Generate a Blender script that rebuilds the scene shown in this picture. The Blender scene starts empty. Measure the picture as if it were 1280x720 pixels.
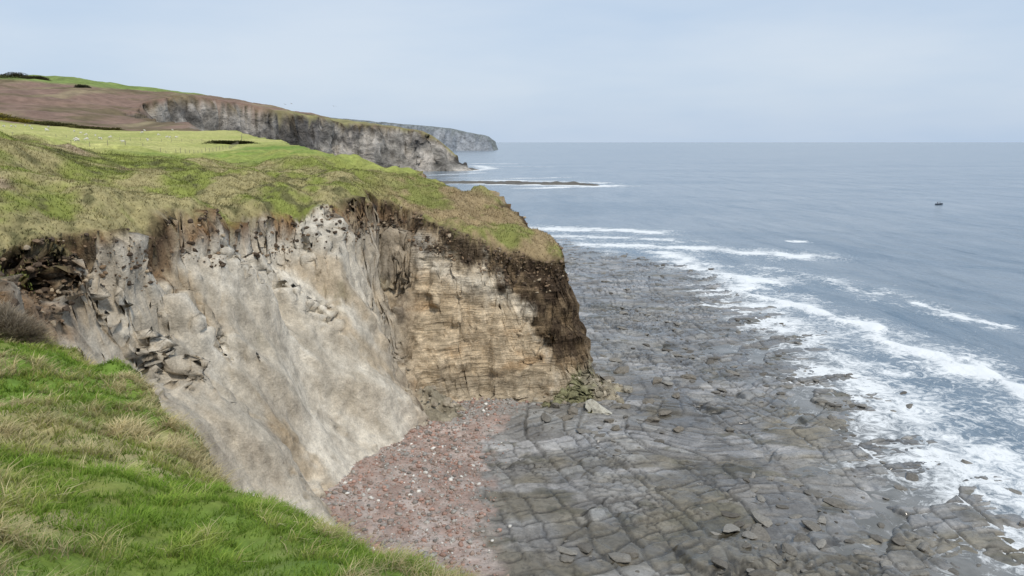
import bpy, bmesh, math
import numpy as np
from mathutils import Vector
rng = np.random.default_rng(7)
S = bpy.context.scene
S.view_settings.view_transform = 'Standard'
S.view_settings.look = 'None'
S.view_settings.exposure = 0

# ------------------------------------------------------------------ noise
PERM = np.random.default_rng(1).permutation(256)
TAB = np.random.default_rng(2).random(256)*2-1
def vnoise(x, y, z=0.0, seed=0):
    x, y, z = np.broadcast_arrays(np.asarray(x, float)+seed*17.3, np.asarray(y, float)+seed*5.7, np.asarray(z, float)+seed*3.1)
    xi = np.floor(x).astype(np.int64); yi = np.floor(y).astype(np.int64); zi = np.floor(z).astype(np.int64)
    fx = x-xi; fy = y-yi; fz = z-zi
    fx = fx*fx*(3-2*fx); fy = fy*fy*(3-2*fy); fz = fz*fz*(3-2*fz)
    out = 0
    for dx in (0, 1):
        a = PERM[(xi+dx) & 255]
        wx = fx if dx else 1-fx
        for dy in (0, 1):
            b = PERM[(a+yi+dy) & 255]
            wy = fy if dy else 1-fy
            for dz in (0, 1):
                c = PERM[(b+zi+dz) & 255]
                wz = fz if dz else 1-fz
                out = out+TAB[c]*wx*wy*wz
    return out
def fbm(x, y, z=0.0, o=4, seed=0, g=0.5):
    s = 0; a = 1.0; f = 1.0
    for i in range(o):
        s = s+a*vnoise(np.asarray(x)*f, np.asarray(y)*f, np.asarray(z)*f, seed+i*3)
        a *= g; f *= 2.03
    return s
def ridge(x, y, z=0.0, o=3, seed=0):
    s = 0; a = 1.0; f = 1.0
    for i in range(o):
        s = s+a*(1-2*np.abs(vnoise(np.asarray(x)*f, np.asarray(y)*f, np.asarray(z)*f, seed+i*3))*1.6); a *= .5; f *= 2.03
    return s
def sst(v, a, b):
    t = np.clip((v-a)/(b-a), 0, 1); return t*t*(3-2*t)
def voronoi(x, y, seed=0):
    xi = np.floor(x).astype(np.int64); yi = np.floor(y).astype(np.int64)
    F1 = np.full(x.shape, 9.); F2 = np.full(x.shape, 9.); ID = np.zeros(x.shape)
    for dx in (-1, 0, 1):
        for dy in (-1, 0, 1):
            h = PERM[(PERM[(xi+dx+seed) & 255]+yi+dy) & 255]
            jx = TAB[h]*.45+.5; jy = TAB[(h+97) & 255]*.45+.5
            d = np.hypot(xi+dx+jx-x, yi+dy+jy-y)
            m = d < F1
            F2 = np.where(m, F1, np.minimum(F2, d)); ID = np.where(m, TAB[(h+31) & 255], ID); F1 = np.where(m, d, F1)
    return F1, F2, ID
def seg_dist(x, y, P, closed=False):
    d = np.full(x.shape, 1e18)
    n = len(P)
    for i in range(n if closed else n-1):
        ax, ay = P[i]; bx, by = P[(i+1) % n]
        vx, vy = bx-ax, by-ay
        t = np.clip(((x-ax)*vx+(y-ay)*vy)/(vx*vx+vy*vy), 0, 1)
        d = np.minimum(d, (x-ax-t*vx)**2+(y-ay-t*vy)**2)
    return np.sqrt(d)
def inside(x, y, P):
    c = np.zeros(x.shape, bool); n = len(P)
    for i in range(n):
        ax, ay = P[i]; bx, by = P[(i+1) % n]
        if ay == by: continue
        k = ((ay > y) != (by > y)) & (x < (bx-ax)*(y-ay)/(by-ay)+ax)
        c ^= k
    return c
def axis(start, segs):
    p = [start]
    for e, st in segs:
        n = max(1, math.ceil((e-p[-1])/st)); p += list(np.linspace(p[-1], e, n+1)[1:])
    return np.array(p)
def mix(a, b, t):
    t = np.asarray(t)[..., None]; return np.asarray(a)*(1-t)+np.asarray(b)*t

# ------------------------------------------------------------------ mesh helpers
def make_mesh(name, V, loops, starts, totals, smooth=True, attrs=None, mat=None):
    me = bpy.data.meshes.new(name)
    V = np.ascontiguousarray(V, np.float32)
    me.vertices.add(len(V)); me.vertices.foreach_set('co', V.ravel())
    me.loops.add(len(loops)); me.loops.foreach_set('vertex_index', np.asarray(loops, np.int32))
    me.polygons.add(len(starts)); me.polygons.foreach_set('loop_start', np.asarray(starts, np.int32))
    me.polygons.foreach_set('loop_total', np.asarray(totals, np.int32))
    me.polygons.foreach_set('use_smooth', np.full(len(starts), smooth))
    me.update(calc_edges=True)
    for k, a in (attrs or {}).items():
        a = np.asarray(a, np.float32)
        if a.ndim == 2:
            at = me.attributes.new(k, 'FLOAT_COLOR', 'POINT')
            at.data.foreach_set('color', np.concatenate([a, np.ones((len(a), 1), np.float32)], 1).ravel())
        else:
            at = me.attributes.new(k, 'FLOAT', 'POINT'); at.data.foreach_set('value', a)
    ob = bpy.data.objects.new(name, me); S.collection.objects.link(ob)
    if mat: me.materials.append(mat)
    return ob
def grid_mesh(name, V, nx, ny, attrs, mat, smooth=True):
    i = np.arange(ny-1)[:, None]*nx+np.arange(nx-1)[None]
    q = np.stack([i, i+1, i+nx+1, i+nx], -1).reshape(-1)
    n = (nx-1)*(ny-1)
    return make_mesh(name, V, q, np.arange(n)*4, np.full(n, 4), smooth, attrs, mat)

# ------------------------------------------------------------------ node helpers
class NB:
    def __init__(s, name):
        s.m = bpy.data.materials.new(name); s.m.use_nodes = True
        s.t = s.m.node_tree; s.n = s.t.nodes; s.n.clear()
        s.out = s.n.new('ShaderNodeOutputMaterial')
        s.pos = s.n.new('ShaderNodeNewGeometry').outputs['Position']
    def L(s, a, b):
        if isinstance(a, (int, float)): b.default_value = a
        elif isinstance(a, tuple): b.default_value = a if len(a) == len(b.default_value) else (*a, 1)
        else: s.t.links.new(a, b)
    def attr(s, name, col=True):
        n = s.n.new('ShaderNodeAttribute'); n.attribute_name = name
        return n.outputs['Color' if col else 'Fac']
    def mapped(s, sc):
        n = s.n.new('ShaderNodeVectorMath'); n.operation = 'MULTIPLY'
        s.L(s.pos, n.inputs[0]); n.inputs[1].default_value = sc if isinstance(sc, tuple) else (sc,)*3
        return n.outputs[0]
    def noise(s, sc, detail=4, rough=.55, dist=0.0):
        n = s.n.new('ShaderNodeTexNoise'); n.inputs['Scale'].default_value = 1
        s.L(s.mapped(sc), n.inputs['Vector']); n.inputs['Detail'].default_value = detail
        n.inputs['Roughness'].default_value = rough; n.inputs['Distortion'].default_value = dist
        return n.outputs['Fac']
    def math(s, op, a, b=0.0, clamp=False):
        n = s.n.new('ShaderNodeMath'); n.operation = op; n.use_clamp = clamp
        s.L(a, n.inputs[0]); s.L(b, n.inputs[1]); return n.outputs[0]
    def rng(s, v, a, b, c, d):
        n = s.n.new('ShaderNodeMapRange'); s.L(v, n.inputs[0])
        for i, k in enumerate((a, b, c, d)): s.L(k, n.inputs[i+1])
        return n.outputs[0]
    def mix(s, f, a, b, mode='MIX'):
        n = s.n.new('ShaderNodeMix'); n.data_type = 'RGBA'; n.blend_type = mode
        s.L(f, n.inputs[0]); s.L(a, n.inputs[6]); s.L(b, n.inputs[7]); return n.outputs[2]
    def scale(s, col, f):
        n = s.n.new('ShaderNodeVectorMath'); n.operation = 'SCALE'; s.L(col, n.inputs[0]); s.L(f, n.inputs[3]); return n.outputs[0]
    def bump(s, h, strength, dist, prev=None):
        n = s.n.new('ShaderNodeBump'); s.L(h, n.inputs['Height']); s.L(strength, n.inputs['Strength']); n.inputs['Distance'].default_value = dist
        if prev: s.L(prev, n.inputs['Normal'])
        return n.outputs[0]
    def bsdf(s, col, rough=.8, normal=None, spec=.3, metallic=0.0, ior=1.45):
        b = s.n.new('ShaderNodeBsdfPrincipled'); s.L(col, b.inputs['Base Color']); s.L(rough, b.inputs['Roughness'])
        b.inputs['Specular IOR Level'].default_value = spec; b.inputs['IOR'].default_value = ior
        if normal: s.L(normal, b.inputs['Normal'])
        s.L(b.outputs[0], s.out.inputs[0]); return b

# terrain material
m = NB('terrain_soil_grass_rock')
col = m.attr('Col'); msk = m.n.new('ShaderNodeSeparateColor'); m.L(m.attr('Mask'), msk.inputs[0])
cl, wl, far = msk.outputs[0], msk.outputs[1], msk.outputs[2]; rough_at = m.attr('Rugged', False)
n1 = m.noise(.9, 6, .65); n2 = m.noise(5.0, 5, .7); n3 = m.noise((.35, .35, .12), 5, .6, .6); n5 = m.noise((1.6, 1.6, .9), 6, .72, .8)
nfa = m.noise((.035, .035, .06), 7, .7, .4); nfb = m.noise((.10, .10, .09), 5, .7, .3)
k = m.math('MULTIPLY', m.rng(n1, .25, .75, .66, 1.34), m.rng(n2, .25, .75, .72, 1.28))
k = m.math('MULTIPLY', k, m.rng(n3, .3, .7, .82, 1.18))
pit = m.math('MULTIPLY', m.rng(n5, .37, .48, .8, 0.), rough_at, True)
k = m.math('MULTIPLY', k, m.math('SUBTRACT', 1.0, pit))
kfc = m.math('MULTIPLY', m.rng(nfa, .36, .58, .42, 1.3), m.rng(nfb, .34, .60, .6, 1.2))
kfg = m.math('MULTIPLY', m.rng(nfa, .3, .7, .75, 1.25), m.rng(nfb, .3, .7, .75, 1.25))
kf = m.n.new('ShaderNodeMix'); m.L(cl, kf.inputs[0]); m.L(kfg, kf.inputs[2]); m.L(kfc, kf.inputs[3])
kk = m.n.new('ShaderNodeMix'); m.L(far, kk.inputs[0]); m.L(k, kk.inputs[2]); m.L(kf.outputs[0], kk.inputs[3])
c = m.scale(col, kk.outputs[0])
st1 = m.noise((.09, .09, .75), 5, .65, .5); st2 = m.noise((.20, .20, 3.2), 5, .7, .5)
sk = m.math('MULTIPLY', m.rng(st1, .35, .6, .76, 1.15), m.rng(st2, .34, .50, .62, 1.06))
c2 = m.scale(c, sk); c = m.mix(wl, c, c2)
hb = m.math('ADD', m.math('ADD', n1, m.math('MULTIPLY', n2, .3)), m.math('MULTIPLY', n5, m.rng(rough_at, 0., 1., .12, .9)))
nb1 = m.bump(hb, m.rng(cl, 0., 1., .35, .75), .45)
nb2 = m.bump(m.math('ADD', st1, m.math('MULTIPLY', st2, .5)), wl, .7, nb1)
nb2 = m.bump(m.math('ADD', nfa, m.math('MULTIPLY', nfb, .5)), m.math('MULTIPLY', m.math('MULTIPLY', far, cl), 1.0), 12., nb2)
m.bsdf(c, .95, nb2, .12); MT = m.m

# shore rock material
m = NB('wet_shale_platform')
col = m.attr('Col'); wet = m.attr('Wet', False)
n1 = m.noise(.45, 7, .64, .6); n2 = m.noise(3.0, 6, .7); n3 = m.noise((.07, .07, .07), 4, .6); n4 = m.noise((.9, 1.5, 1.), 6, .7, .5)
k = m.math('MULTIPLY', m.rng(n1, .28, .72, .72, 1.28), m.rng(n2, .25, .75, .75, 1.25))
k = m.math('MULTIPLY', k, m.rng(n3, .3, .7, .8, 1.2))
k = m.math('MULTIPLY', k, m.rng(n4, .34, .46, .78, 1.03))
c = m.scale(col, k)
w = m.math('MULTIPLY', wet, m.rng(m.noise((.09, .17, .2), 7, .68, 1.), .44, .53, 0., 1.), True)
c = m.scale(c, m.rng(w, 0., 1., 1., .68))
hair = m.math('ABSOLUTE', m.math('SUBTRACT', m.noise((.5, .8, .5), 3, .5, 1.2), .5))
crk = m.rng(hair, 0., .014, .6, 1.)
c = m.scale(c, crk)
nb = m.bump(m.math('ADD', m.math('ADD', n1, m.math('MULTIPLY', n2, .4)), m.math('ADD', m.math('MULTIPLY', crk, .2), m.math('MULTIPLY', n4, .35))), m.rng(w, 0., 1., .75, .2), .2)
m.bsdf(c, m.rng(w, 0., 1., .7, .1), nb, .65); MS = m.m

m = NB('stone'); n2 = m.noise(4., 5, .7)
m.bsdf(m.scale(m.attr('Col'), m.rng(n2, .25, .75, .65, 1.35)), .8, m.bump(n2, .7, .12), .3); MR = m.m
m = NB('grass_blades')
d = m.n.new('ShaderNodeBsdfDiffuse'); tr = m.n.new('ShaderNodeBsdfTranslucent'); mx = m.n.new('ShaderNodeMixShader')
a = m.attr('Col'); m.L(a, d.inputs[0]); m.L(a, tr.inputs[0]); mx.inputs[0].default_value = .3
m.L(d.outputs[0], mx.inputs[1]); m.L(tr.outputs[0], mx.inputs[2]); m.L(mx.outputs[0], m.out.inputs[0]); MG = m.m
def simple(name, colr, rough=.7, sc=8., amt=.2):
    q = NB(name); nn = q.noise(sc, 4, .6)
    q.bsdf(q.scale(q.mix(0., colr, colr), q.rng(nn, .3, .7, 1-amt, 1+amt)), rough); return q.m

# sea
m = NB('sea_water')
foam = m.attr('Foam', False); shal = m.attr('Shallow', False)
w0 = m.noise((.035, .010, .1), 4, .55, .6); w1 = m.noise((.10, .04, .1), 5, .62, .4); w2 = m.noise((.55, .28, .5), 5, .65, .3)
streak = m.noise((.0025, .012, .01), 6, .65, 1.0); streak2 = m.noise((.045, .014, .02), 6, .7, .8)
bc = m.mix(m.rng(m.math('ADD', m.math('MULTIPLY', streak, .5), m.math('MULTIPLY', streak2, .5)), .40, .60, 0., 1.), (.12, .178, .235), (.245, .29, .33))
bc = m.mix(shal, bc, m.mix(m.rng(m.noise(.25, 5, .6), .4, .6, 0., 1.), (.15, .148, .135), (.23, .225, .21)))
lace = m.noise(.38, 12, .76, 1.6)
ff = m.math('ADD', foam, m.rng(lace, .3, .7, -.5, .5))
fm = m.rng(ff, .34, .78, 0., 1.)
fm = m.math('POWER', fm, .8)
c = m.mix(fm, bc, (.80, .82, .82))
nb = m.bump(w0, m.rng(shal, 0., 1., .75, .05), 4.5); nb = m.bump(w1, m.rng(shal, 0., 1., .7, .1), 1.6, nb); nb = m.bump(w2, m.rng(shal, 0., 1., .7, .3), .4, nb); nb = m.bump(m.noise((2.2, 1.5, 1.), 4, .6), .4, .1, nb)
b = m.bsdf(c, m.rng(fm, 0., 1., .18, .9), nb, .5, 0., 1.33); MW = m.m

# ------------------------------------------------------------------ terrain definition
RIM = [(40, -60), (14, -12), (8, 2), (3.8, 7.6), (-.2, 9.5), (-1.6, 10.6), (-2.7, 12), (-5.5, 15), (-8.6, 19), (-14.5, 26), (-20.5, 32), (-28, 38), (-36, 44), (-39.5, 52),
       (-37.5, 60), (-34.5, 66), (-34.5, 78), (-33.2, 90), (-29.5, 97), (-24.5, 101), (-21, 106), (-20.5, 111), (-15, 113.3), (-8, 112), (-2.4, 112.6), (4, 112.3), (7.5, 114), (7.5, 118), (0, 126),
       (-11.5, 136), (-25, 150), (-42, 175), (-60, 230), (-95, 320), (-150, 420), (-230, 540), (-330, 650), (-372, 750), (-354, 800), (-325, 820), (-285, 880), (-256, 940),
       (-212, 1010), (-157, 1070), (-113, 1085), (-86, 1085), (-70, 1090), (-90, 1110), (-300, 1160), (-900, 1250), (-5000, 1400), (-5000, -60)]
BASE = [(80, -70), (36, -10), (22, 14), (8, 24), (-4, 30), (-14, 40), (-20, 51), (-21, 64), (-18.5, 77), (-16.4, 84), (-15.5, 93), (-12.5, 100), (-12.5, 105.5), (-9, 107.8), (-4, 108.4), (3, 108.3),
        (7, 109), (11.5, 114), (13, 122), (9, 134), (-4, 150), (-20, 180), (-35, 232), (-65, 325), (-120, 430), (-195, 560), (-280, 660), (-320, 740), (-300, 800), (-265, 870),
        (-225, 930), (-190, 990), (-160, 1030), (-110, 1046), (-58, 1048), (-50, 1075), (-60, 1120), (-280, 1200), (-900, 1300), (-5000, 1450), (-5001, -70)]
CP = np.array([(0, 0, 38.2), (8, 2, 35.5), (20, -20, 36), (-10, -5, 39), (3.5, 8, 34), (-.4, 9.5, 34), (-2.7, 12, 33.8), (-1.6, 10.6, 33.9), (-3.2, 7.9, 35), (-4.8, 6.3, 36),
    (-5.5, 15, 32.9), (-8.6, 19, 32.7), (-14.5, 26, 32.2), (-20.5, 32, 32.2), (-13.7, 19, 33.3), (-8.7, 14, 34), (-19.2, 27, 32.9), (-7.9, 10.7, 34.9), (-30, 20, 36.5), (-60, 30, 40),
    (-40, 0, 41), (-60, 50, 39.5), (-36, 44, 32.4), (-39.5, 52, 32.3), (-34.3, 66, 32.6), (-32.7, 90, 32.7), (-28, 100, 33.4), (-25, 110, 34.4), (-14.4, 112.5, 29.9), (-2.4, 112.5, 26),
    (4, 112.5, 24.8), (7.5, 114, 24), (7, 118, 24.3), (0, 126, 28.9), (-11.5, 136, 34.5), (-25, 150, 35.7), (-36, 170, 37.4), (-49, 85, 34.5), (-54, 115, 35.4), (-48, 70, 35.4), (-75, 110, 39.8),
    (-61, 90, 37.9), (-50, 140, 36), (-76, 180, 36.4), (-92, 250, 39), (-63, 230, 38.6), (-78, 150, 38), (-171, 300, 42.3), (-235, 350, 46.3), (-335, 500, 56.6), (-185, 400, 45),
    (-311, 550, 55.5), (-277, 600, 57), (-230, 540, 51), (-330, 650, 63), (-370, 760, 80), (-354, 800, 86), (-325, 820, 84), (-285, 880, 78), (-256, 940, 71), (-212, 1010, 66),
    (-157, 1070, 62), (-113, 1085, 48), (-86, 1085, 28), (-70, 1090, 18), (-630, 950, 118), (-532, 950, 112), (-412, 900, 95), (-900, 1000, 130), (-500, 700, 85), (-450, 800, 93),
    (-1200, 600, 120), (-1500, 1200, 150), (-600, 300, 75), (-300, 100, 58), (-150, 50, 47), (-100, -5, 45), (-1000, 100, 100), (-90, 320, 41)], float)
def tf(x, y):
    h = np.hypot(x, y)+1e-6; s = np.log(1+h/10)/h; return x*s, y*s
cu, cv = tf(CP[:, 0], CP[:, 1])
def tps(r2): return .5*r2*np.log(r2+1e-12)
n = len(CP)
A = np.zeros((n+3, n+3)); A[:n, :n] = tps((cu[:, None]-cu)**2+(cv[:, None]-cv)**2)+np.eye(n)*.002
A[:n, n] = 1; A[:n, n+1] = cu; A[:n, n+2] = cv; A[n:, :n] = A[:n, n:].T
Wt = np.linalg.solve(A, np.concatenate([CP[:, 2], np.zeros(3)]))
def top_h(x, y):
    u, v = tf(x, y); o = Wt[n]+Wt[n+1]*u+Wt[n+2]*v
    for i in range(n): o = o+Wt[i]*tps((u-cu[i])**2+(v-cv[i])**2)
    return o
xs = axis(-1500, [(-900, 30), (-460, 8), (-380, 4), (-60, 2.6), (-45, .8), (-12, .26), (14, .28), (24, .6), (80, 4)])
ys = axis(-60, [(-4, 3), (2, .5), (40, .22), (60, .35), (104, .27), (107, .15), (114, .07), (120, .2), (150, .5), (200, 1), (400, 4), (740, 6), (1110, 3), (1250, 10)])
X, Y = np.meshgrid(xs, ys); D0 = np.hypot(X, Y)
wallz = sst(X, -17, -13)*sst(Y, 100, 105)*(1-sst(Y, 122, 130))
rimprox = np.exp(-(seg_dist(X, Y, RIM[10:30])/3.5)**2)       # small crenulations belong to the soil edge only
A7 = np.interp(D0, [0, 20, 35, 55, 120], [.2, .5, 1.5, 4.2, 4.2])*(1-.7*wallz); A1 = np.interp(D0, [0, 20, 45, 65], [.2, .3, .7, 1.5])*(1-.4*wallz)*(.22+.78*rimprox)
F60 = np.interp(Y, [200, 700], [0, 20.]); F18 = np.interp(Y, [200, 700], [0, 12.])
wx = A7*fbm(X/8, Y/8, 0, 2, 1)+A1*fbm(X/2.1, Y/2.1, 0, 4, 2, .6)+F60*fbm(X/55, Y/55, 0, 2, 3)+F18*fbm(X/16, Y/16, 0, 3, 4)
wy = A7*fbm(X/8, Y/8, 0, 2, 5)+A1*fbm(X/2.1, Y/2.1, 0, 4, 6, .6)+F60*fbm(X/55, Y/55, 0, 2, 7)+F18*fbm(X/16, Y/16, 0, 3, 8)
XW, YW = X+wx*.7, Y+wy*.7
dE = seg_dist(XW, YW, RIM, True); dB = seg_dist(XW, YW, BASE, True)
iE = inside(XW, YW, RIM); iB = inside(XW, YW, BASE) | iE
sE = np.where(iE, -dE, dE)
f = np.where(iE, 0, np.where(iB, dE/(dE+dB+1e-6), 1.))
T = top_h(X, Y)
rough_zone = sst(Y, 36, 50)*(1-sst(Y, 175, 215))
T = T+fbm(X/9, Y/9, 0, 3, 11)*1.5*rough_zone+fbm(X/2.4, Y/2.4, 0, 3, 12)*np.interp(D0, [0, 15, 50, 150], [.22, .34, .6, .4])+fbm(X/.7, Y/.7, 0, 2, 13)*np.interp(D0, [0, 40, 120, 200], [.12, .15, .16, 0])
T = T+fbm(X/60, Y/60, 0, 3, 14)*np.interp(Y, [200, 900], [0, 5.])
T = T-np.where(iE, 1.4*np.exp(-dE/2.2), 1.4)*sst(D0, 6, 40)*(.4+1.1*sst(fbm(X/6, Y/6, 0, 2, 16), -.4, .5))-np.where(iE, .3*np.exp(-dE/.8), .3)*sst(D0, 3, 10)
farm = sst(Y, 300, 600)
zb = np.interp(Y, [100, 130, 200], [2.0, 1.0, 0.2])
vary = fbm(X/10, Y/10, 0, 3, 15)
lip = np.clip(.10+.11*vary, .02, .24)
f1 = np.where(f < .035, 1-f/.035*lip, 0)
g_ = np.clip((f-.035)/.965, 0, 1)
f1 = np.where(f >= .035, (1-lip)*np.interp(g_, [0, .08, .3, .65, 1], [1, .93, .62, .27, 0]), f1)
f2 = np.interp(f, [0, .05, .3, .7, .9, 1], [1, .93, .72, .34, .12, 0])
f3 = np.interp(f, [0, .1, .3, .5, .8, 1], [1, .86, .60, .36, .13, 0])
nearf = 1-sst(D0, 34, 48)
f1 = f1*(1-nearf)+np.interp(f, [0, .04, .5, 1], [1, .45, .2, 0])*nearf
pr = f1*(1-wallz)+f2*wallz; pr = pr*(1-farm)+f3*farm
Z = np.where(iE, T, zb+(T-zb)*pr)
Z = np.where(iB, Z, zb-.9*dB)
Z = np.maximum(Z, -6)
dm = np.hypot((X-10.5)*.95, (Y-113.5)*.95)
fan = 5.6-dm*.72+fbm(X/2.0, Y/2.0, 0, 5, 21, .6)*1.4
fan = np.maximum(fan, 5.0-np.hypot(X+12, Y-103)*.8+fbm(X/1.5, Y/1.5, 0, 4, 22)*.8)
Zf = np.maximum(Z, fan); isfan = (fan > Z) & (~iB | (f > .5)); Z = np.where(isfan, Zf, Z)
cliff = np.where(iE, np.exp(-(dE/.35)**2)*.6, 1.); cliff = np.where(iE & (dE > 1.2), 0, cliff)
gy, gx = np.gradient(Z, ys, xs); gl = np.sqrt(gx*gx+gy*gy)+1e-6
steep = sst(gl, .7, 1.6)*np.where(iE, 0, 1.)
hx, hy = -gx/gl, -gy/gl
Q = Y+.35*Z
near_rim = np.exp(-(np.clip(T-Z, 0, 99)/4.5)**2)
butt = np.exp(-((X+18.5-(30-Z)*.22)/3.6)**2)*sst(Y, 92, 99)
dn = (ridge(Q/7, X/22, Z/22, 2, 31)*.95+fbm(Q/2.8, X/8, Z/5, 3, 37, .5)*.26+fbm(X/1.6, Y/1.6, Z/1.9, 4, 32, .62)*(.08+.75*near_rim+.5*butt))*(1-wallz)*(1-farm)*np.interp(D0, [34, 50], [0, 1.1])
dw = (vnoise(X/9, Y/9, Z/1.3, 33)*.45+vnoise(X/5, Y/5, Z/.5, 34)*.22+fbm(X/2.5, Y/2.5, Z/2.2, 4, 35, .62)*.75+ridge(X/6, Y/6, Z/14, 2, 38)*.45)*wallz
df = (fbm(X/30, Y/30, Z/20, 4, 36, .6)*6+ridge(X/22, Y/22, Z/60, 3, 39)*4)*farm
dd = (dn+dw+df)*steep
PX, PY, PZ = X+hx*dd, Y+hy*dd, Z+dn*steep*.35
Dp = T-Z
# ---- colours
nA = fbm(PX/10, PY/10, PZ/16, 4, 41); nB = fbm(PX/2.5, PY/2.5, PZ/3.0, 4, 42, .6); nC = fbm(PX/.9, PY/.9, PZ/.9, 3, 43)
nQ = fbm((PY+.35*PZ)/1.9, PX/14, PZ/14, 4, 49, .6)
GREEN = (.16, .25, .045); OLIVE = (.23, .245, .07); STRAW = (.42, .36, .20)
nG = fbm(X/6, Y/6, 0, 4, 51); nS = fbm(X/1.8, Y/1.8, 0, 4, 52, .6); nL = fbm(X/25, Y/25, 0, 4, 53)
land = mix(GREEN, OLIVE, sst(nG+.3*nS, -.3, .6))
land = mix(land, STRAW, sst(nS+.5*nG, .1, .9)*.7)
rg = mix((.22, .245, .065), (.32, .28, .14), sst(nG+.5*nS, -.4, .6)); rg = mix(rg, (.10, .10, .045), sst(nS-.4*nG, .15, .7)*.8)
rg = mix(rg, (.38, .28, .21), sst(fbm(X/8, Y/8, 0, 3, 54), .4, .8)*.6)
land = mix(land, rg, sst(Y-X*.15, 42, 52))
head = sst(Y, 100, 112)*sst(X, -26, -16)
land = mix(land, mix((.30, .23, .13), (.21, .22, .07), sst(nG+.6*nS, -.5, .6)), head)
fl = Y+X*.15+fbm(X/20, Y/20, 0, 3, 55)*5
greenf = sst(fl, 128, 140)
land = mix(land, mix((.18, .265, .055), (.29, .31, .09), sst(nL+.3*nG, -.4, .5)), greenf)
yel = sst(-X-.10*(Y-150)+fbm(X/20, Y/20, 0, 2, 56)*2, 70, 74)*sst(Y-X*0.0, 140, 148)
yel = np.maximum(yel, sst(Y, 255, 262)*sst(-X-.25*Y, 10, 16))
land = mix(land, mix((.44, .43, .16), (.36, .38, .12), sst(nL, -.5, .5)), yel)
he = sst(Y-.12*X+nL*20, 470, 500)
hcol = mix((.23, .155, .12), (.16, .125, .075), sst(fbm(X/50, Y/50, 0, 5, 57, .6), -.4, .5)); hcol = mix(hcol, (.29, .24, .145), sst(fbm(X/25, Y/90, 0, 4, 58), .2, .8)*.7)
land = mix(land, hcol, he)
hg = sst(T+nL*3+(X+500)*.03, 103, 108)
land = mix(land, (.19, .245, .075), hg*he)
cg = sst(Y, 850, 900)*sst(X, -300, -270); land = mix(land, mix((.25, .23, .11), hcol, sst(nL, -.2, .4)), cg)
# bay face
till = mix((.465, .415, .335), (.61, .56, .47), sst(nA+.5*nB+.4*nQ, -.4, .5)); till = mix(till, (.33, .285, .225), sst(-nA+.4*nB+.6*nQ, .3, .9)*.6)
till = mix(till, (.42, .32, .20), sst(fbm((PY+.35*PZ)/5, PX/12, PZ/20, 3, 44)+.35*nB, .2, .75)*.6)
till = mix(till, (.22, .23, .10), sst(fbm(PX/6, PY/6, PZ/7, 3, 45)+.3*nB, .3, .6)*(1-sst(Dp, 9, 15))*sst(Y, 78, 88)*.8)
bt = np.exp(-((PX+18.5-(30-PZ)*.22)/3.2)**2)*sst(Y, 94, 100)
till = mix(till, mix((.17, .13, .09), (.42, .35, .26), sst(nB+.5*nC, -.6, .3)), bt*.9)
soil = mix((.24, .165, .10), (.07, .05, .036), sst(nB+.6*nC, -.3, .3)); soil = mix(soil, (.46, .37, .25), sst(nC-.6*nB, .3, .85)*.8)
soil = mix(soil, (.33, .19, .09), sst(nA-.5*nC, .2, .7)*.5)
sm = 1-sst(Dp+nB*2.0+nA*2.2-vary*2.8, 2.2, 4.4)
near_left = np.exp(-((PX+37)/6)**2-((PY-52)/9)**2); sm = np.maximum(sm, near_left*(1-sst(Dp+nB*3, 4, 8)))
sm = np.maximum(sm, nearf)
till = mix(till, soil, sm)
tan = mix((.63, .51, .355), (.53, .425, .29), sst(nA+.4*nB, -.3, .4)); tan = mix(tan, (.56, .37, .20), sst(fbm(PX/5, PY/5, PZ/1.5, 3, 46), .25, .8)*.6)
tan = mix(tan, (.70, .64, .53), np.exp(-((Dp-6.5+nB)/1.6)**2)*.8)
tan = mix(tan, (.36, .35, .32), np.exp(-((Dp-3.8+nB)/1.3)**2)*sst(-PX, 8, 14)*.8)
tan = mix(tan, (.40, .35, .27), sst(-PZ, -6, -3.5)*.5)
tan = mix(tan, (.22, .22, .09), sst(nB-.5*nA, .55, .9)*sst(PX, 4, 8)*.6)
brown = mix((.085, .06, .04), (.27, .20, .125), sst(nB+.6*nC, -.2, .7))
dk = sst(1.8*PX+PZ+nB*4+nA*2, 16.4, 18.6)*sst(PZ+nB, 4, 8)  # dark brown cap rock, with the tip's shaded right-hand facets painted in
cap = (1-sst(Dp+nB*2.2+nA, 1.4+sst(PX, -14, 2)*2.8, 2.8+sst(PX, -14, 2)*3.2))
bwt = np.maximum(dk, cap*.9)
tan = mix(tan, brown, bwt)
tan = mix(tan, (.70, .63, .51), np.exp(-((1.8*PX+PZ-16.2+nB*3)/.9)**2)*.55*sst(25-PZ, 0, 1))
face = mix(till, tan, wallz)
fc = mix((.31, .29, .26), (.52, .475, .42), sst(fbm(X/30, Y/30, Z/40, 5, 47, .6), -.4, .4)); fc = mix(fc, (.075, .073, .075), sst(fbm(X/60, Y/60, Z/30, 4, 48, .6)+(.36-f)*1.3, .35, .6)*.75)  # dark rock and shadow bands of the upper cliff, painted into its colour
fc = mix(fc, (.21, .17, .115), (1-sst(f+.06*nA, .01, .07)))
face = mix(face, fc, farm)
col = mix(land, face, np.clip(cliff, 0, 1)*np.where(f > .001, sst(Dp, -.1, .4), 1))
fanc = mix((.26, .23, .17), (.42, .37, .28), sst(nB, -.3, .5)); fanc = mix(fanc, (.18, .19, .08), sst(nA+nB*.7, .1, .5)*.7*sst(X, 0, 4))
col = np.where(isfan[..., None], fanc, col)
mask = np.stack([cliff, wallz*np.where(iE, 0, 1)*np.where(isfan, 0, 1), sst(Y, 250, 600)], -1)
rug = np.clip(cliff*((.04+.92*np.maximum(sm, near_rim*.4)+.5*bt)*(1-wallz)+wallz*(.25+.75*bwt)), 0, 1)*(1-farm)
V = np.stack([PX, PY, PZ], -1).reshape(-1, 3)
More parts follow.
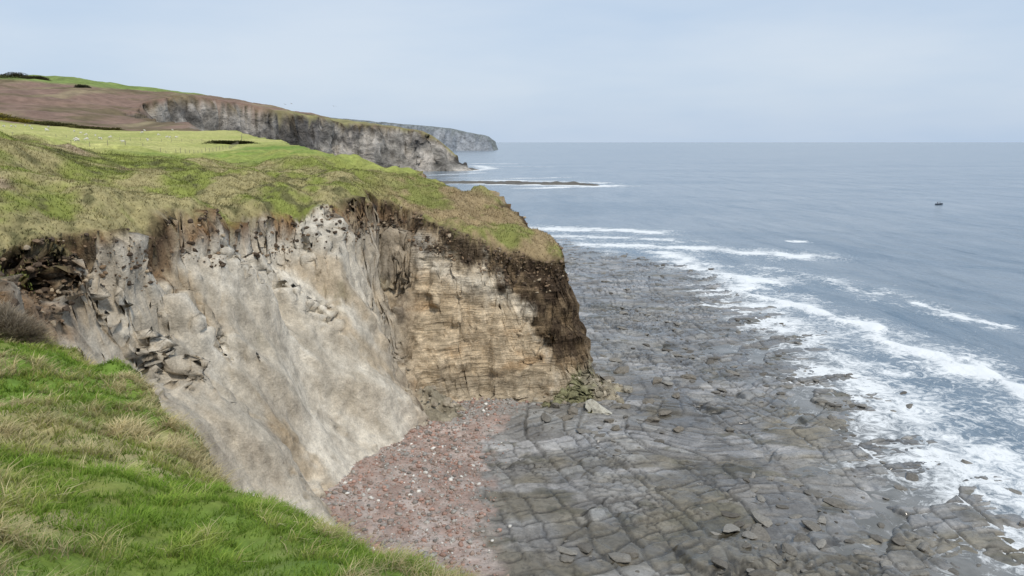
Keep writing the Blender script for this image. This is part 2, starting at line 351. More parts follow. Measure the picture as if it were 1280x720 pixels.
terrain = grid_mesh('cliff_terrain', V, len(xs), len(ys), {'Col': col.reshape(-1, 3), 'Mask': mask.reshape(-1, 3), 'Rugged': rug.reshape(-1)}, MT)
def gsample(G, gxs, gys, x, y):
    i = np.clip(np.searchsorted(gxs, x)-1, 0, len(gxs)-2); j = np.clip(np.searchsorted(gys, y)-1, 0, len(gys)-2)
    a = (x-gxs[i])/(gxs[i+1]-gxs[i]); b = (y-gys[j])/(gys[j+1]-gys[j])
    if G.ndim == 3: a = a[:, None]; b = b[:, None]
    return (G[j, i]*(1-a)+G[j, i+1]*a)*(1-b)+(G[j+1, i]*(1-a)+G[j+1, i+1]*a)*b

# ------------------------------------------------------------------ shore platform
sx = axis(-40, [(-24, 1.), (80, .25), (110, 2)]); sy = axis(-20, [(56, 1.5), (125, .17), (190, .4), (310, .8)])
A_, B_ = np.meshgrid(sx, sy)
def plat_base(x, y):
    xx = x+np.interp(y, [50, 95, 150], [9, 7, 0])
    return np.interp(xx, [-30, -15, -3, 10, 30, 46, 58, 80, 110], [3, 2.4, 1.45, 1.15, .66, .24, -.04, -.8, -2])-sst(y, 225, 305)*1.1-.25*sst(np.hypot((x-38)/14, (y-140)/8), 1.4, .3)
lf1 = fbm(A_/22, B_/22, 0, 2, 61); lf2 = fbm(A_/22, B_/22, 0, 2, 62); j1 = fbm(A_/2, B_/2, 0, 4, 59)*.24; j2 = fbm(A_/2, B_/2, 0, 4, 60)*.24
U_ = A_+.12*B_+lf1*5+j1; W_ = B_-.28*A_+lf2*6+j2
def blocks(u, v, su, sv, seed):
    c = np.floor(u/su).astype(np.int64); fu = u/su-c
    off = TAB[PERM[(c+seed) & 255]]*3; vv = v/sv+off; r_ = np.floor(vv).astype(np.int64); fv = vv-r_
    eu = np.minimum(fu, 1-fu)*su; ev = np.minimum(fv, 1-fv)*sv
    h = PERM[(PERM[(c+seed) & 255]+r_) & 255]
    return eu, ev, TAB[h], TAB[(h+77) & 255]
eu, ev, ID, IDb = blocks(U_, W_, 2.9, 2.1, 3); Eu, Ev, ID2, _ = blocks(U_*1.0+20, W_, 7.5, 5.0, 19)
fade = sst(fbm(A_/7, B_/7, 0, 3, 75), -.5, .1); fade2 = .45+.55*sst(fbm(A_/9, B_/9, 0, 3, 78), -.3, .2)
crack = (1-sst(np.minimum(eu, ev), .03, .22))*fade; crack2 = (1-sst(np.minimum(Eu, Ev*1.2), .05, .34))*fade2
F1, F2, IDv = voronoi(U_/1.5, W_/1.0, 3); vz = sst(fbm(A_/11, B_/11, 0, 3, 76)+sst(B_, 110, 170)*.25, .25, .6); vc = (1-sst(F2-F1, .03, .2))*vz
led = (W_*.95-U_*.12+fbm(A_/14, B_/14, 0, 3, 63)*6)/10.5
fr = led-np.floor(led); saw = np.where(fr < .95, fr/.95, (1-fr)/.05)
led2 = (W_*.85+U_*.3+fbm(A_/8, B_/8, 0, 4, 64)*4)/3.6
fr2 = led2-np.floor(led2); saw2 = np.where(fr2 < .92, fr2/.92, (1-fr2)/.08)
xb = np.interp(B_, [56, 93, 103, 110], [-3, -3.2, -1, 3.5])+fbm(A_/5, B_/5, 0, 3, 65)*1.8
beach = 1-sst(A_-xb+fbm(A_/1.2, B_/1.2, 0, 3, 79)*1.2, -1, 1.2)
rockamt = 1-beach
h = plat_base(A_, B_)+rockamt*((saw-.5)*.55+(saw2-.5)*.22+ID*.09*fade+ID2*.12+IDv*.12*vz-crack*.2-crack2*.28-vc*.15+fbm(A_/5, B_/5, 0, 5, 66, .5)*.11)
h = h+beach*fbm(A_/1.2, B_/1.2, 0, 3, 67)*.1
gry = mix((.21, .20, .185), (.32, .312, .29), sst(ID*fade+.9*fbm(A_/12, B_/12, 0, 4, 68), -.7, .9))
gry = mix(gry, (.185, .16, .11), sst(fbm(A_/9, B_/9, 0, 4, 69)+(97-B_)*.014, .0, .7)*.75)
gry = mix(gry, (.42, .41, .40), sst(fbm(A_/14, B_/4, 0, 5, 70)+sst(B_, 120, 200)*.35, .2, .8)*.65)
gry = mix(gry, (.06, .052, .035), sst(1.25-np.hypot((A_-37)/8, (B_-141)/4)+1.0*fbm(A_/4, B_/4, 0, 4, 71), .4, .9)*.7)
gry = mix(gry, (.12, .11, .075), sst(fbm(A_/6, B_/3, 0, 5, 77, .6), .35, .75)*.7)
gry = gry*(1-.6*np.maximum(np.maximum(crack, crack2), vc))[..., None]
gry = gry*(1-.55*np.maximum(sst(fr, .92, .98), sst(fr2, .90, .98)*.6))[..., None]  # shadow sides of the ledge steps painted into the rock colour
bcol = mix((.34, .25, .21), (.41, .345, .305), sst(fbm(A_/2, B_/2, 0, 4, 72), -.4, .6)); bcol = mix(bcol, (.31, .295, .27), sst(B_+fbm(A_/4, B_/4, 0, 3, 73)*4, 98, 104)*.9)
scol = mix(bcol, gry, rockamt)
wet = rockamt*np.interp(A_, [-5, 10, 30, 60], [.3, .8, 1, 1])
grid_mesh('rocky_foreshore', np.stack([A_, B_, h], -1).reshape(-1, 3), len(sx), len(sy), {'Col': scol.reshape(-1, 3), 'Wet': wet.reshape(-1)}, MS)

# ------------------------------------------------------------------ rocks
def ico(sub):
    bm = bmesh.new(); bmesh.ops.create_icosphere(bm, subdivisions=sub, radius=1)
    v = np.array([q.co[:] for q in bm.verts]); fc = np.array([[w.index for w in q.verts] for q in bm.faces]); bm.free(); return v, fc
def rocks(name, P, SZ, C, sub=2, smooth=False, jag=.18):
    v, fc = ico(sub); N = len(P); k = len(v)
    dirs = rng.normal(size=(N, 7, 3)); dirs /= np.linalg.norm(dirs, axis=2)[..., None]
    vv = np.repeat(v[None], N, 0)
    for j in range(7):
        dt = np.einsum('nkc,nc->nk', vv, dirs[:, j]); over = np.clip(dt-.62, 0, None)
        vv = vv-over[..., None]*dirs[:, j][:, None]
    vv = vv*(1+rng.normal(size=(N, k, 1))*jag*.3)
    vv = vv*SZ[:, None]
    a = rng.random(N)*6.28; tl = rng.normal(size=N)*.12
    x = vv[..., 0]; y = vv[..., 1]; z = vv[..., 2]+x*tl[:, None]
    V = np.stack([x*np.cos(a)[:, None]-y*np.sin(a)[:, None], x*np.sin(a)[:, None]+y*np.cos(a)[:, None], z], -1)+P[:, None]
    Fc = (fc[None]+np.arange(N)[:, None, None]*k).reshape(-1)
    nf = N*len(fc)
    return make_mesh(name, V.reshape(-1, 3), Fc, np.arange(nf)*3, np.full(nf, 3), smooth, {'Col': np.repeat(C, k, 0)}, MR)
N = 2600
x = rng.uniform(3, 64, N); y = 60+230*rng.random(N)**1.4
dens = fbm(x/9, y/9, 0, 4, 81); kp = dens+rng.random(N)*.9 > .62; x, y = x[kp], y[kp]
r = .18+.85*rng.random(len(x))**4; z = gsample(h, sx, sy, x, y)
SZ = np.stack([r*rng.uniform(1., 1.9, len(x)), r*rng.uniform(.7, 1.1, len(x)), r*rng.uniform(.25, .45, len(x))], 1)
g = rng.random(len(x))[:, None]; C = np.array([.11, .10, .085])*(1-g)+np.array([.27, .255, .225])*g
rocks('shore_boulders', np.stack([x, y, z+SZ[:, 2]*.3], 1), SZ, C, 2)
bx = np.array([12.9, 9, 15.5, 18.5, 6.5, 21, 16, 12, 24, 19, 8, 26, 14, 30, 22.5, 10.5, 17.2, 20, 23, 14.5]); by = np.array([105, 103.5, 111, 115, 105.5, 109, 119, 109.6, 118, 124, 101, 112, 101, 121, 104, 107, 107, 101, 97, 98])
br = np.array([1.9, 1.1, 1.3, 1.5, .9, 1.2, 1.4, 1.2, 1.1, 1.6, .8, .9, .8, 1.2, .9, 1., .9, 1., .8, .7]); z = gsample(h, sx, sy, bx, by)
SZ = np.stack([br*1.25, br*.85, br*.5], 1); C = np.tile(np.array([[.19, .17, .14]]), (len(bx), 1)); C[0] = (.46, .44, .37); C[3] = (.32, .29, .23)
rocks('fallen_boulders', np.stack([bx, by, z+.2], 1), SZ, C, 3)
N = 11000
x = rng.uniform(-22, 5, N); y = rng.uniform(56, 110, N); xbb = np.interp(y, [56, 93, 103, 110], [-3, -3.2, -1, 3.5])
kp = x-xbb < rng.normal(size=N)*1.6-.2; x, y = x[kp], y[kp]; n_ = len(x)
r = .06+.34*rng.random(n_)**6+.06*rng.random(n_); z = gsample(h, sx, sy, x, y)
SZ = np.stack([r*1.2, r*.9, r*.65], 1); t = rng.random(n_)
pal = np.array([(.39, .25, .20), (.31, .24, .20), (.36, .34, .31), (.24, .22, .20), (.68, .66, .61)])
C = pal[np.searchsorted([.30, .56, .80, .93], t)]*rng.uniform(.75, 1.2, (n_, 1))
rocks('beach_cobbles', np.stack([x, y, z+SZ[:, 2]*.3], 1), SZ, C, 1, True)
N = 1800
x = rng.uniform(-20, 18, N); y = rng.uniform(96, 124, N); z = gsample(Z, xs, ys, x, y); kp = (z > 1) & (z < 6.5) & (gsample(gl, xs, ys, x, y) < 2); x, y, z = x[kp], y[kp], z[kp]
r = .12+.55*rng.random(len(x))**3; SZ = np.stack([r*1.2, r, r*.7], 1); g = rng.random(len(x))[:, None]
rocks('cliff_foot_rubble', np.stack([x, y, z], 1), SZ, np.array([.2, .17, .13])*(1-g)+np.array([.48, .42, .32])*g, 2)
jj, ii = np.where((sE > -.1) & (sE < 2.0) & (Y > 36) & (Y < 130) & (X < 9) & (X > -45) & (Dp < 4.5))
sel = rng.choice(len(jj), 3200, replace=False, p=(lambda w_: w_/w_.sum())(np.outer(np.gradient(ys), np.gradient(xs))[jj, ii]))
jj, ii = jj[sel], ii[sel]; P = np.stack([PX[jj, ii], PY[jj, ii], PZ[jj, ii]], 1)
r = (.08+.30*rng.random(len(P))**4); g = rng.random((len(P), 1))
C = np.where(g < .5, np.array([.09, .065, .045]), np.where(g < .92, np.array([.22, .155, .10]), np.array([.38, .31, .22])))*rng.uniform(.8, 1.2, (len(P), 1))
rocks('rim_soil_clods', P-np.array([0, 0, .12]), np.stack([r*1.2, r, r*.8], 1), C, 2)

# ------------------------------------------------------------------ grass
def blades(name, P, Lh, Wd, lean, C, mat=MG, dirs=None):
    N = len(P); a = rng.random(N)*6.283; sd = np.stack([np.cos(a), np.sin(a), a*0], 1)*Wd[:, None]*.5
    la = rng.random(N)*6.283; ld = np.stack([np.cos(la)+.5, np.sin(la)-.2, la*0], 1)*lean[:, None]
    up = np.array([0, 0, 1.]) if dirs is None else dirs
    b0 = P-sd; b1 = P+sd; mid = P+up*(Lh*.6)[:, None]+ld*(Lh*.35)[:, None]; tip = P+up*(Lh*.92)[:, None]+ld*Lh[:, None]
    V = np.stack([b0, b1, mid+sd*.8, mid-sd*.8, tip], 1).reshape(-1, 3)
    o = np.arange(N)[:, None]*5
    lp = (o+np.array([0, 1, 2, 3, 3, 2, 4])).reshape(-1)
    st = (np.arange(N)[:, None]*7+np.array([0, 4])).reshape(-1); tt = np.tile([4, 3], N)
    Cc = (C[:, None]*np.array([.75, .75, 1, 1, 1.12])[None, :, None]).reshape(-1, 3)  # shade at the blade foot and lighter tip painted into the colour
    return make_mesh(name, V, lp, st, tt, False, {'Col': Cc}, mat)
N = 450000
ang = rng.uniform(-1.05, .35, N); rr = 3+rng.random(N)**1.15*42
x = np.sin(ang)*rr; y = np.cos(ang)*rr
tx, ty = fbm(x/.45, y/.45, 0, 2, 96), fbm(x/.45, y/.45, 0, 2, 97); x = x+tx*.2; y = y+ty*.2
se = gsample(sE, xs, ys, x, y); z = gsample(PZ, xs, ys, x, y)
cn = fbm(x/2.3, y/2.3, 0, 4, 91, .6); cn2 = fbm(x/.55, y/.55, 0, 3, 92); cn3 = fbm(x/5, y/5, 0, 3, 98)
kp = (se < .06) & (y < 44) & (cn2 > -.75+rng.random(N)*.5); x, y, z, se, rr, cn, cn2, cn3 = [q[kp] for q in (x, y, z, se, rr, cn, cn2, cn3)]; n_ = len(x)
edge = np.exp(-np.abs(se)/.9); bottom = sst(9.5-y+x*.15+cn, 0, 2.5)
stw = sst(cn*.9+cn3*.6+cn2*.5+edge*.6+bottom*.6+rng.normal(size=n_)*.3, .12, .9)
gr = mix(np.array([.15, .265, .035]), np.array([.28, .385, .075]), rng.random(n_)); gr = mix(gr, np.array([.32, .33, .095]), sst(cn2+cn+cn3+np.clip(rr-14, 0, 12)*.03, -.3, .8)*.75)
C = mix(gr, mix(np.array([.40, .34, .17]), np.array([.60, .52, .32]), rng.random(n_)), stw)*(1+.42*cn2)[:, None]
Lh = (.06+.12*rng.random(n_)+.10*stw+.15*np.clip(cn2, 0, 1))*np.interp(rr, [4, 30], [.9, 1.3])*(1-.25*edge); Wd = np.interp(rr, [4, 12, 45], [.007, .014, .045])*rng.uniform(.7, 1.3, n_)
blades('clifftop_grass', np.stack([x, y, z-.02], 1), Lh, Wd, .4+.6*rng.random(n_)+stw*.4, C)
N = 240000
x = rng.uniform(-95, 10, N); y = 42+130*rng.random(N); se = gsample(sE, xs, ys, x, y); z = gsample(PZ, xs, ys, x, y)
yl = gsample(yel+greenf, xs, ys, x, y)
kp = (se < .3) & (yl < rng.random(N)) & (x > -.72*y-12); x, y, z, se = x[kp], y[kp], z[kp], se[kp]; n_ = len(x)
C = gsample(land, xs, ys, x, y)*rng.uniform(.7, 1.45, (n_, 1)); cn = fbm(x/2, y/2, 0, 3, 93)
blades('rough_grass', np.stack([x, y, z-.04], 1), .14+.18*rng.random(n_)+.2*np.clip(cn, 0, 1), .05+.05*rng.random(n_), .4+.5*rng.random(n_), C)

def bush(name, cx, cy, rx, ry, rz, N, c0, c1, bl=.16, bw=.03):
    u = rng.normal(size=(N, 3)); u /= np.linalg.norm(u, axis=1)[:, None]; u[:, 2] = np.abs(u[:, 2])
    lump = 1+.35*fbm(u[:, 0]*2.2+cx, u[:, 1]*2.2, u[:, 2]*2.2, 2, 95); q = (rng.random(N)**.35)*lump
    P = u*q[:, None]*np.array([rx, ry, rz]); x = cx+P[:, 0]; y = cy+P[:, 1]; z = gsample(PZ, xs, ys, x, y)+P[:, 2]
    t = np.clip(q*.7+rng.normal(size=N)*.2, 0, 1)
    return blades(name, np.stack([x, y, z], 1), bl*rng.uniform(.6, 1.4, N), np.full(N, bw), np.full(N, .6), mix(np.array(c0), np.array(c1), t), MG, u)
bush('shrub', -19.3, 27.8, 1.4, 1.0, .9, 9000, (.18, .145, .095), (.50, .42, .32), .3, .02)
bush('hedge', -97, 262, 9, 1.2, 1.1, 5000, (.04, .045, .02), (.11, .115, .05), .4, .25)
for (cx, cy, a, b, c, c1) in [(-325, 480, 26, 9, 2.0, (.22, .18, .06)), (-300, 470, 22, 8, 1.8, (.42, .34, .04)), (-275, 462, 20, 6, 1.6, (.17, .16, .06)), (-345, 495, 20, 10, 2.2, (.38, .31, .04)),
                              (-600, 930, 26, 9, 5, (.09, .08, .05)), (-570, 925, 18, 8, 4, (.10, .09, .05)), (-480, 860, 9, 6, 3.5, (.08, .08, .05)), (-250, 455, 18, 5, 1.2, (.2, .18, .07))]:
    bush('gorse_bush', cx, cy, a, b, c, 3500, (.07, .07, .035), c1, 1.0, .6)

# ------------------------------------------------------------------ sea
wxs = np.concatenate([-np.geomspace(60000, 420, 14), axis(-400, [(20, 12), (140, .8), (420, 4)]), np.geomspace(440, 60000, 18)])
wys = np.concatenate([axis(-400, [(40, 40), (50, 5), (350, .9), (420, 3), (1500, 8)]), np.geomspace(1600, 70000, 22)])
GX, GY = np.meshgrid(wxs, wys)
jx = GX+fbm(GX/12, GY/12, 0, 4, 101)*5; jy = GY+fbm(GX/12, GY/12, 0, 4, 102)*5
foam = np.zeros(GX.shape)
def line(P, w, amt, trail=0., tw=8., brk=0.):
    global foam
    d = seg_dist(jx, jy, P); v = amt*np.exp(-(d/w)**2)
    if trail: v = np.maximum(v, trail*np.exp(-(d/tw)**2))
    if brk: v = v*sst(fbm(GX/14, GY/14, 0, 2, 103+int(P[0][1])), -.5, .15)
    foam = np.maximum(foam, v)
BR = [(60, 240), (63, 222), (67, 198), (73, 172), (77, 152), (81, 130), (84, 114), (91, 88), (102, 60)]
line(BR, 4.0, 1.2, .68, 12)
line([(54, 205), (58, 165), (60, 130), (63, 100), (66, 70)], 7, .80, .70, 13)
line([(54, 130), (53, 95), (52, 65)], 5, .78, .66, 9)
line([(30, 296), (50, 289), (75, 281), (105, 262)], 5.5, 1.05, .68, 14)
line([(8, 352), (30, 346), (62, 336)], 7, 1.1, .62, 14)
line([(20, 322), (45, 315), (70, 306)], 6, .75, .55, 12)
line([(55, 270), (61, 242), (70, 216)], 6, .95, .70, 14)
line([(84, 240), (92, 222), (97, 196)], 3.5, .6, .46, 10)
line([(116, 305), (124, 301)], 2.2, 1.4); line([(98, 186), (102, 175), (105, 163)], 2., 1.0, .5, 6); line([(104, 120), (108, 108)], 2, .8, .45, 6)
line([(-50, 742), (0, 722), (40, 712), (90, 696)], 15, 1.2, .7, 30); line([(-30, 800), (30, 780), (90, 745)], 11, .9, .55, 24); line([(10, 660), (85, 690)], 12, 1.0, .5, 20); line([(-60, 850), (0, 840), (60, 860)], 8, .8)
line([(-55, 1060), (-35, 1150), (-60, 1300)], 16, .95, .5, 30); line([(-45, 1000), (-60, 960), (-120, 900)], 14, .7); line([(-70, 1420), (0, 1400)], 14, .95); line([(-50, 1250), (60, 1230)], 8, .8)
dep = plat_base(GX, GY); inp = sst(GX, 25, 40)*(1-sst(GX, 84, 92))*sst(330-GY, 0, 15)
foam = np.maximum(foam, np.exp(-((dep+.12)/.36)**2)*.62*inp*(.85+.6*fbm(GX/16, GY/16, 0, 3, 110)))
foam = foam*(.88+.35*fbm(GX/5, GY/5, 0, 3, 111))
shallow = sst(dep, -.45, .15)*(GY < 320)*(GX > -30)
sw = np.sin((GX*.95+GY*.22+fbm(GX/40, GY/40, 0, 2, 112)*14)/2.6)*.18*sst(GX, 62, 95)*(1-sst(GX, 330, 420))*(1-sst(GY, 280, 500))
crest = np.exp(-(seg_dist(jx, jy, BR[1:])/2.4)**2)*.6*sst(GY, 50, 70)
fz = sw+crest*(GX > 55)+fbm(GX/3, GY/3, 0, 3, 113)*.05*inp
grid_mesh('sea', np.stack([GX, GY, fz], -1).reshape(-1, 3), len(wxs), len(wys), {'Foam': np.clip(foam, 0, 1.2).reshape(-1), 'Shallow': shallow.reshape(-1)}, MW)

# offshore rock ledge
lx = axis(-75, [(95, 2.)]); ly = axis(690, [(770, 2.)]); LX, LY = np.meshgrid(lx, ly)
dl = seg_dist(LX, LY, [(-75, 750), (-20, 742), (30, 728), (68, 716)]); LZ = 1.9-dl*.13+fbm(LX/9, LY/9, 0, 4, 121)*1.2; LZ = np.where(dl > 22, -3, LZ)
grid_mesh('rock_ledge', np.stack([LX, LY, LZ], -1).reshape(-1, 3), len(lx), len(ly), {'Col': np.tile([[.12, .105, .08]], (LX.size, 1)), 'Wet': np.ones(LX.size)*.1}, MS)

# farthest headland
hx_ = axis(-900, [(-40, 6)]); hy_ = axis(3400, [(4300, 15)]); HX, HY = np.meshgrid(hx_, hy_)
wxh = HX+fbm(HX/60, HY/60, 0, 4, 131)*16; e = np.interp(wxh, [-900, -330, -200, -140, -100, -82], [160, 110, 84, 72, 50, 0])
fr_ = sst(HY+fbm(HX/50, HY/50, 0, 4, 132)*25-3560-(-HX-80)*.05, 0, 60)
HZ = e*fr_*1.0-3+fbm(HX/80, HY/80, 0, 3, 133)*3
hc = mix((.20, .22, .245), (.285, .30, .32), sst(fbm(HX/30, HY/200, HZ/30, 4, 134), -.4, .4)); hc = mix(hc, (.19, .21, .21), sst(fr_, .9, 1))  # pale blue of distance haze painted into the headland colour
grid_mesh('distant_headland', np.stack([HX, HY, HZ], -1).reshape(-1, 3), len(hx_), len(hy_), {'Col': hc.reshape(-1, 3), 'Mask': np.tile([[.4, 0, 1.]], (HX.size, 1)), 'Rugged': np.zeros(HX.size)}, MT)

# ------------------------------------------------------------------ skinned figures
def skin(name, verts, edges, radii, mat, sub=1, root=0):
    me = bpy.data.meshes.new(name); me.from_pydata(verts, edges, []); ob = bpy.data.objects.new(name, me); S.collection.objects.link(ob)
    md = ob.modifiers.new('skin', 'SKIN'); sv = me.skin_vertices[0].data if me.skin_vertices else None
    if sv is None:
        bpy.context.view_layer.objects.active = ob; ob.select_set(True); bpy.ops.mesh.customdata_skin_add(); sv = me.skin_vertices[0].data
    for i, r in enumerate(radii): sv[i].radius = (r, r)
    sv[root].use_root = True
    s2 = ob.modifiers.new('sub', 'SUBSURF'); s2.levels = sub; s2.render_levels = sub
    bpy.context.view_layer.update(); dg = bpy.context.evaluated_depsgraph_get()
    nm = bpy.data.meshes.new_from_object(ob.evaluated_get(dg)); bpy.data.objects.remove(ob)
    nm.materials.clear(); nm.materials.append(mat)
    for p in nm.polygons: p.use_smooth = True
    return nm
MWool = simple('wool', (.62, .6, .53), .9, 12.)
def sheep_mesh(graze):
    hz = .35 if graze else 1.0
    v = [(-.5, 0, .72), (0, 0, .75), (.42, 0, .74), (.62, 0, .78 if not graze else .66), (.82, 0, hz+.02), (.97, 0, hz-.1)]
    r = [.24, .31, .27, .15, .12, .07]; e = [(0, 1), (1, 2), (2, 3), (3, 4), (4, 5)]
    for (x, sy_, base) in [(-.42, .14, 0), (-.42, -.14, 0), (.38, .13, 2), (.38, -.13, 2)]:
        k0 = len(v); back = base == 0
        v += [(x+(.06 if back else 0), sy_, .5), (x+(-.07 if back else .02), sy_, .27), (x, sy_, .02)]; r += [.11 if back else .08, .045, .035]; e += [(base, k0), (k0, k0+1), (k0+1, k0+2)]
    return skin('sheep', v, e, r, MWool, 1, 1)
sm_ = [sheep_mesh(True), sheep_mesh(False)]
for i in range(34):
    y = rng.uniform(190, 430); x = -y*rng.uniform(.44, .72)+rng.normal()*2
    z = gsample(PZ, xs, ys, np.array([x]), np.array([y]))[0]
    ob = bpy.data.objects.new('sheep', sm_[0 if rng.random() < .7 else 1]); S.collection.objects.link(ob); ob.location = (x, y, z); ob.rotation_euler[2] = rng.uniform(0, 6.28); s = rng.uniform(.95, 1.15); ob.scale = (s, s, s)

# fences
def fence(name, P, step=3.2):
    bm = bmesh.new(); pts = []
    for (a, b) in zip(P[:-1], P[1:]):
        L = math.dist(a, b); k = max(1, int(L/step))
        for i in range(k): pts.append((a[0]+(b[0]-a[0])*i/k, a[1]+(b[1]-a[1])*i/k))
    pa = np.array(pts); z = gsample(PZ, xs, ys, pa[:, 0], pa[:, 1]); tops = []
    for (x, y), zz in zip(pts, z):
        r = bmesh.ops.create_cone(bm, cap_ends=True, segments=6, radius1=.06, radius2=.05, depth=1.4); bmesh.ops.translate(bm, verts=r['verts'], vec=(x, y, zz+.45)); tops.append(Vector((x, y, zz)))
    for hgt in (.35, .7, 1.05):
        for a, b in zip(tops[:-1], tops[1:]):
            a2, b2 = a+Vector((0, 0, hgt)), b+Vector((0, 0, hgt)); o = Vector((0, 0, .006))
            q = [bm.verts.new(p) for p in (a2-o, b2-o, b2+o, a2+o)]; bm.faces.new(q)
    me = bpy.data.meshes.new(name); bm.to_mesh(me); bm.free(); me.materials.append(simple('weathered_wood', (.22, .2, .16))); ob = bpy.data.objects.new(name, me); S.collection.objects.link(ob)
fence('wire_fence', [(-150, 150), (-108, 152), (-78, 168), (-84, 225), (-98, 275), (-128, 360)])
fence('wire_fence', [(-200, 255), (-150, 262), (-98, 275)])

# boat
bm = bmesh.new(); sec = []
for i in range(9):
    t = i/8; x = -2.9+5.8*t; w = 1.05*(1-max(0, t-.45)**2/.32)*(.86+.14*min(1, t*4)); w = max(w, .03); sh = .75+.45*t*t; ke = -.3+.25*t**4
    sec.append([bm.verts.new((x, yy*w, zz)) for yy, zz in ((-1, sh), (-.92, sh*.4), (-.5, ke+.1), (0, ke), (.5, ke+.1), (.92, sh*.4), (1, sh))])
for a, b in zip(sec[:-1], sec[1:]):
    for i in range(6): bm.faces.new((a[i], b[i], b[i+1], a[i+1]))
    bm.faces.new([bm.verts.new((a[0].co.x, a[0].co.y*.9, .4)), bm.verts.new((b[0].co.x, b[0].co.y*.9, .4)), bm.verts.new((b[6].co.x, b[6].co.y*.9, .4)), bm.verts.new((a[6].co.x, a[6].co.y*.9, .4))])
bm.faces.new(sec[0])
def bbox(cx, cy, cz, sx_, sy_, sz_):
    r = bmesh.ops.create_cube(bm, size=1); bmesh.ops.scale(bm, verts=r['verts'], vec=(sx_, sy_, sz_)); bmesh.ops.translate(bm, verts=r['verts'], vec=(cx, cy, cz))
bbox(-3.1, 0, .7, .35, .4, .9); bbox(1.6, 0, .85, .8, .9, .5); bbox(-.4, 0, .62, .35, 1.7, .08)
r = bmesh.ops.create_cone(bm, cap_ends=True, segments=6, radius1=.05, radius2=.03, depth=2.2); bmesh.ops.translate(bm, verts=r['verts'], vec=(.9, 0, 1.7))
me = bpy.data.meshes.new('fishing_boat'); bm.to_mesh(me); bm.free(); me.materials.append(simple('boat_paint', (.07, .09, .12), .5))
boat = bpy.data.objects.new('fishing_boat', me); S.collection.objects.link(boat); boat.location = (277, 484, -.1); boat.rotation_euler[2] = .35
MCl = simple('oilskin', (.10, .08, .07), .6)
def man(x, yaw):
    v = [(0, 0, .95), (0, 0, 1.2), (0, 0, 1.42), (0, 0, 1.54), (.02, 0, 1.68), (.02, 0, 1.78)]; r = [.15, .15, .16, .065, .1, .07]; e = [(0, 1), (1, 2), (2, 3), (3, 4), (4, 5)]
    for s in (-1, 1):
        k0 = len(v); v += [(0, s*.2, 1.4), (.08, s*.26, 1.14), (.3, s*.22, 1.02), (.38, s*.2, 1.0)]; r += [.075, .055, .042, .04]; e += [(2, k0), (k0, k0+1), (k0+1, k0+2), (k0+2, k0+3)]
        k0 = len(v); v += [(0, s*.1, .85), (.04, s*.13, .48), (0, s*.14, .08), (.14, s*.15, .05)]; r += [.1, .07, .05, .05]; e += [(0, k0), (k0, k0+1), (k0+1, k0+2), (k0+2, k0+3)]
    nm = skin('fisherman', v, e, r, MCl, 1, 0); ob = bpy.data.objects.new('fisherman', nm); S.collection.objects.link(ob)
    ca_, sa_ = math.cos(.35), math.sin(.35); ob.location = (277+x*ca_, 484+x*sa_, .3); ob.rotation_euler[2] = yaw
man(-1.7, .35); man(.2, 2.6)
# gulls
bm = bmesh.new()
for s in (-1, 1):
    a = [bm.verts.new(p) for p in ((.15, s*.05, 0), (-.12, s*.05, 0), (-.1, s*.45, .16), (.14, s*.45, .16))]; bm.faces.new(a)
    bb = [bm.verts.new((-.24, s*.98, .02))]; bm.faces.new((a[2], bb[0], a[3]))
r = bmesh.ops.create_icosphere(bm, subdivisions=2, radius=1); bmesh.ops.scale(bm, verts=r['verts'], vec=(.3, .08, .08))
r = bmesh.ops.create_icosphere(bm, subdivisions=1, radius=.06); bmesh.ops.translate(bm, verts=r['verts'], vec=(.3, 0, .03))
q = [bm.verts.new(p) for p in ((-.25, -.02, 0), (-.25, .02, 0), (-.48, .08, 0), (-.48, -.08, 0))]; bm.faces.new(q)
gm = bpy.data.meshes.new('seagull'); bm.to_mesh(gm); bm.free(); gm.materials.append(simple('feather', (.35, .35, .36)))
for p, rz in [((-72, 250, 52.2), .4), ((-57, 245, 51.2), 2.), ((-80, 270, 53), 1.2)]:
    ob = bpy.data.objects.new('seagull', gm); S.collection.objects.link(ob); ob.location = p; ob.rotation_euler = (.2, 0, rz)

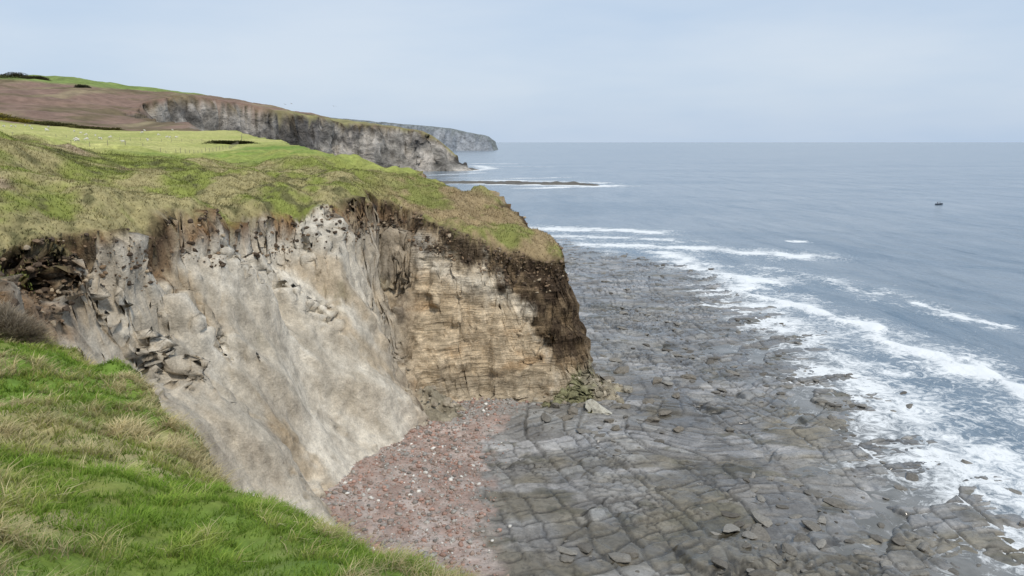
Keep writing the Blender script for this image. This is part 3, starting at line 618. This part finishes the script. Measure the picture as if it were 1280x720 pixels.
# ------------------------------------------------------------------ sky, sun, camera
w = bpy.data.worlds.new('World'); S.world = w; w.use_nodes = True; nt = w.node_tree; bg = nt.nodes['Background']
d = Vector((.30, -.58, .8))
sky = nt.nodes.new('ShaderNodeTexSky'); sky.sky_type = 'NISHITA'; sky.sun_disc = False; sky.sun_elevation = math.radians(51); sky.sun_rotation = math.radians(153); sky.air_density = 1.2; sky.dust_density = 1.5
tc = nt.nodes.new('ShaderNodeTexCoord'); mp = nt.nodes.new('ShaderNodeMapping'); mp.inputs['Scale'].default_value = (1, 1, 4.5); mp.inputs['Rotation'].default_value = (.08, .1, 0); nt.links.new(tc.outputs['Generated'], mp.inputs[0])
ns = nt.nodes.new('ShaderNodeTexNoise'); ns.inputs['Scale'].default_value = 1.8; ns.inputs['Detail'].default_value = 6; ns.inputs['Roughness'].default_value = .5; nt.links.new(mp.outputs[0], ns.inputs[0])
cr = nt.nodes.new('ShaderNodeValToRGB'); cr.color_ramp.elements[0].position = .35; cr.color_ramp.elements[0].color = (.60, .765, 1, 1); cr.color_ramp.elements[1].position = .7; cr.color_ramp.elements[1].color = (.80, .91, 1.06, 1)
nt.links.new(ns.outputs['Fac'], cr.inputs[0])
sc = nt.nodes.new('ShaderNodeVectorMath'); sc.operation = 'SCALE'; sc.inputs[3].default_value = 8.5; nt.links.new(cr.outputs[0], sc.inputs[0])
mx = nt.nodes.new('ShaderNodeMix'); mx.data_type = 'RGBA'; mx.inputs[0].default_value = .86; nt.links.new(sky.outputs[0], mx.inputs[6]); nt.links.new(sc.outputs[0], mx.inputs[7])
nt.links.new(mx.outputs[2], bg.inputs[0]); bg.inputs[1].default_value = .1
sd = bpy.data.lights.new('sun', 'SUN'); sd.energy = 2.4; sd.angle = math.radians(10); sd.color = (1, .92, .80)
so = bpy.data.objects.new('sun', sd); S.collection.objects.link(so)
so.rotation_euler = d.to_track_quat('Z', 'Y').to_euler(); so.location = (0, -50, 120)
cd = bpy.data.cameras.new('camera'); cd.lens = 26.18; cd.sensor_width = 36; cd.clip_end = 120000; cd.clip_start = .1
co = bpy.data.objects.new('camera', cd); S.collection.objects.link(co); co.location = (0, 0, 40); co.rotation_euler = (math.radians(90-11.1), 0, 0); S.camera = co
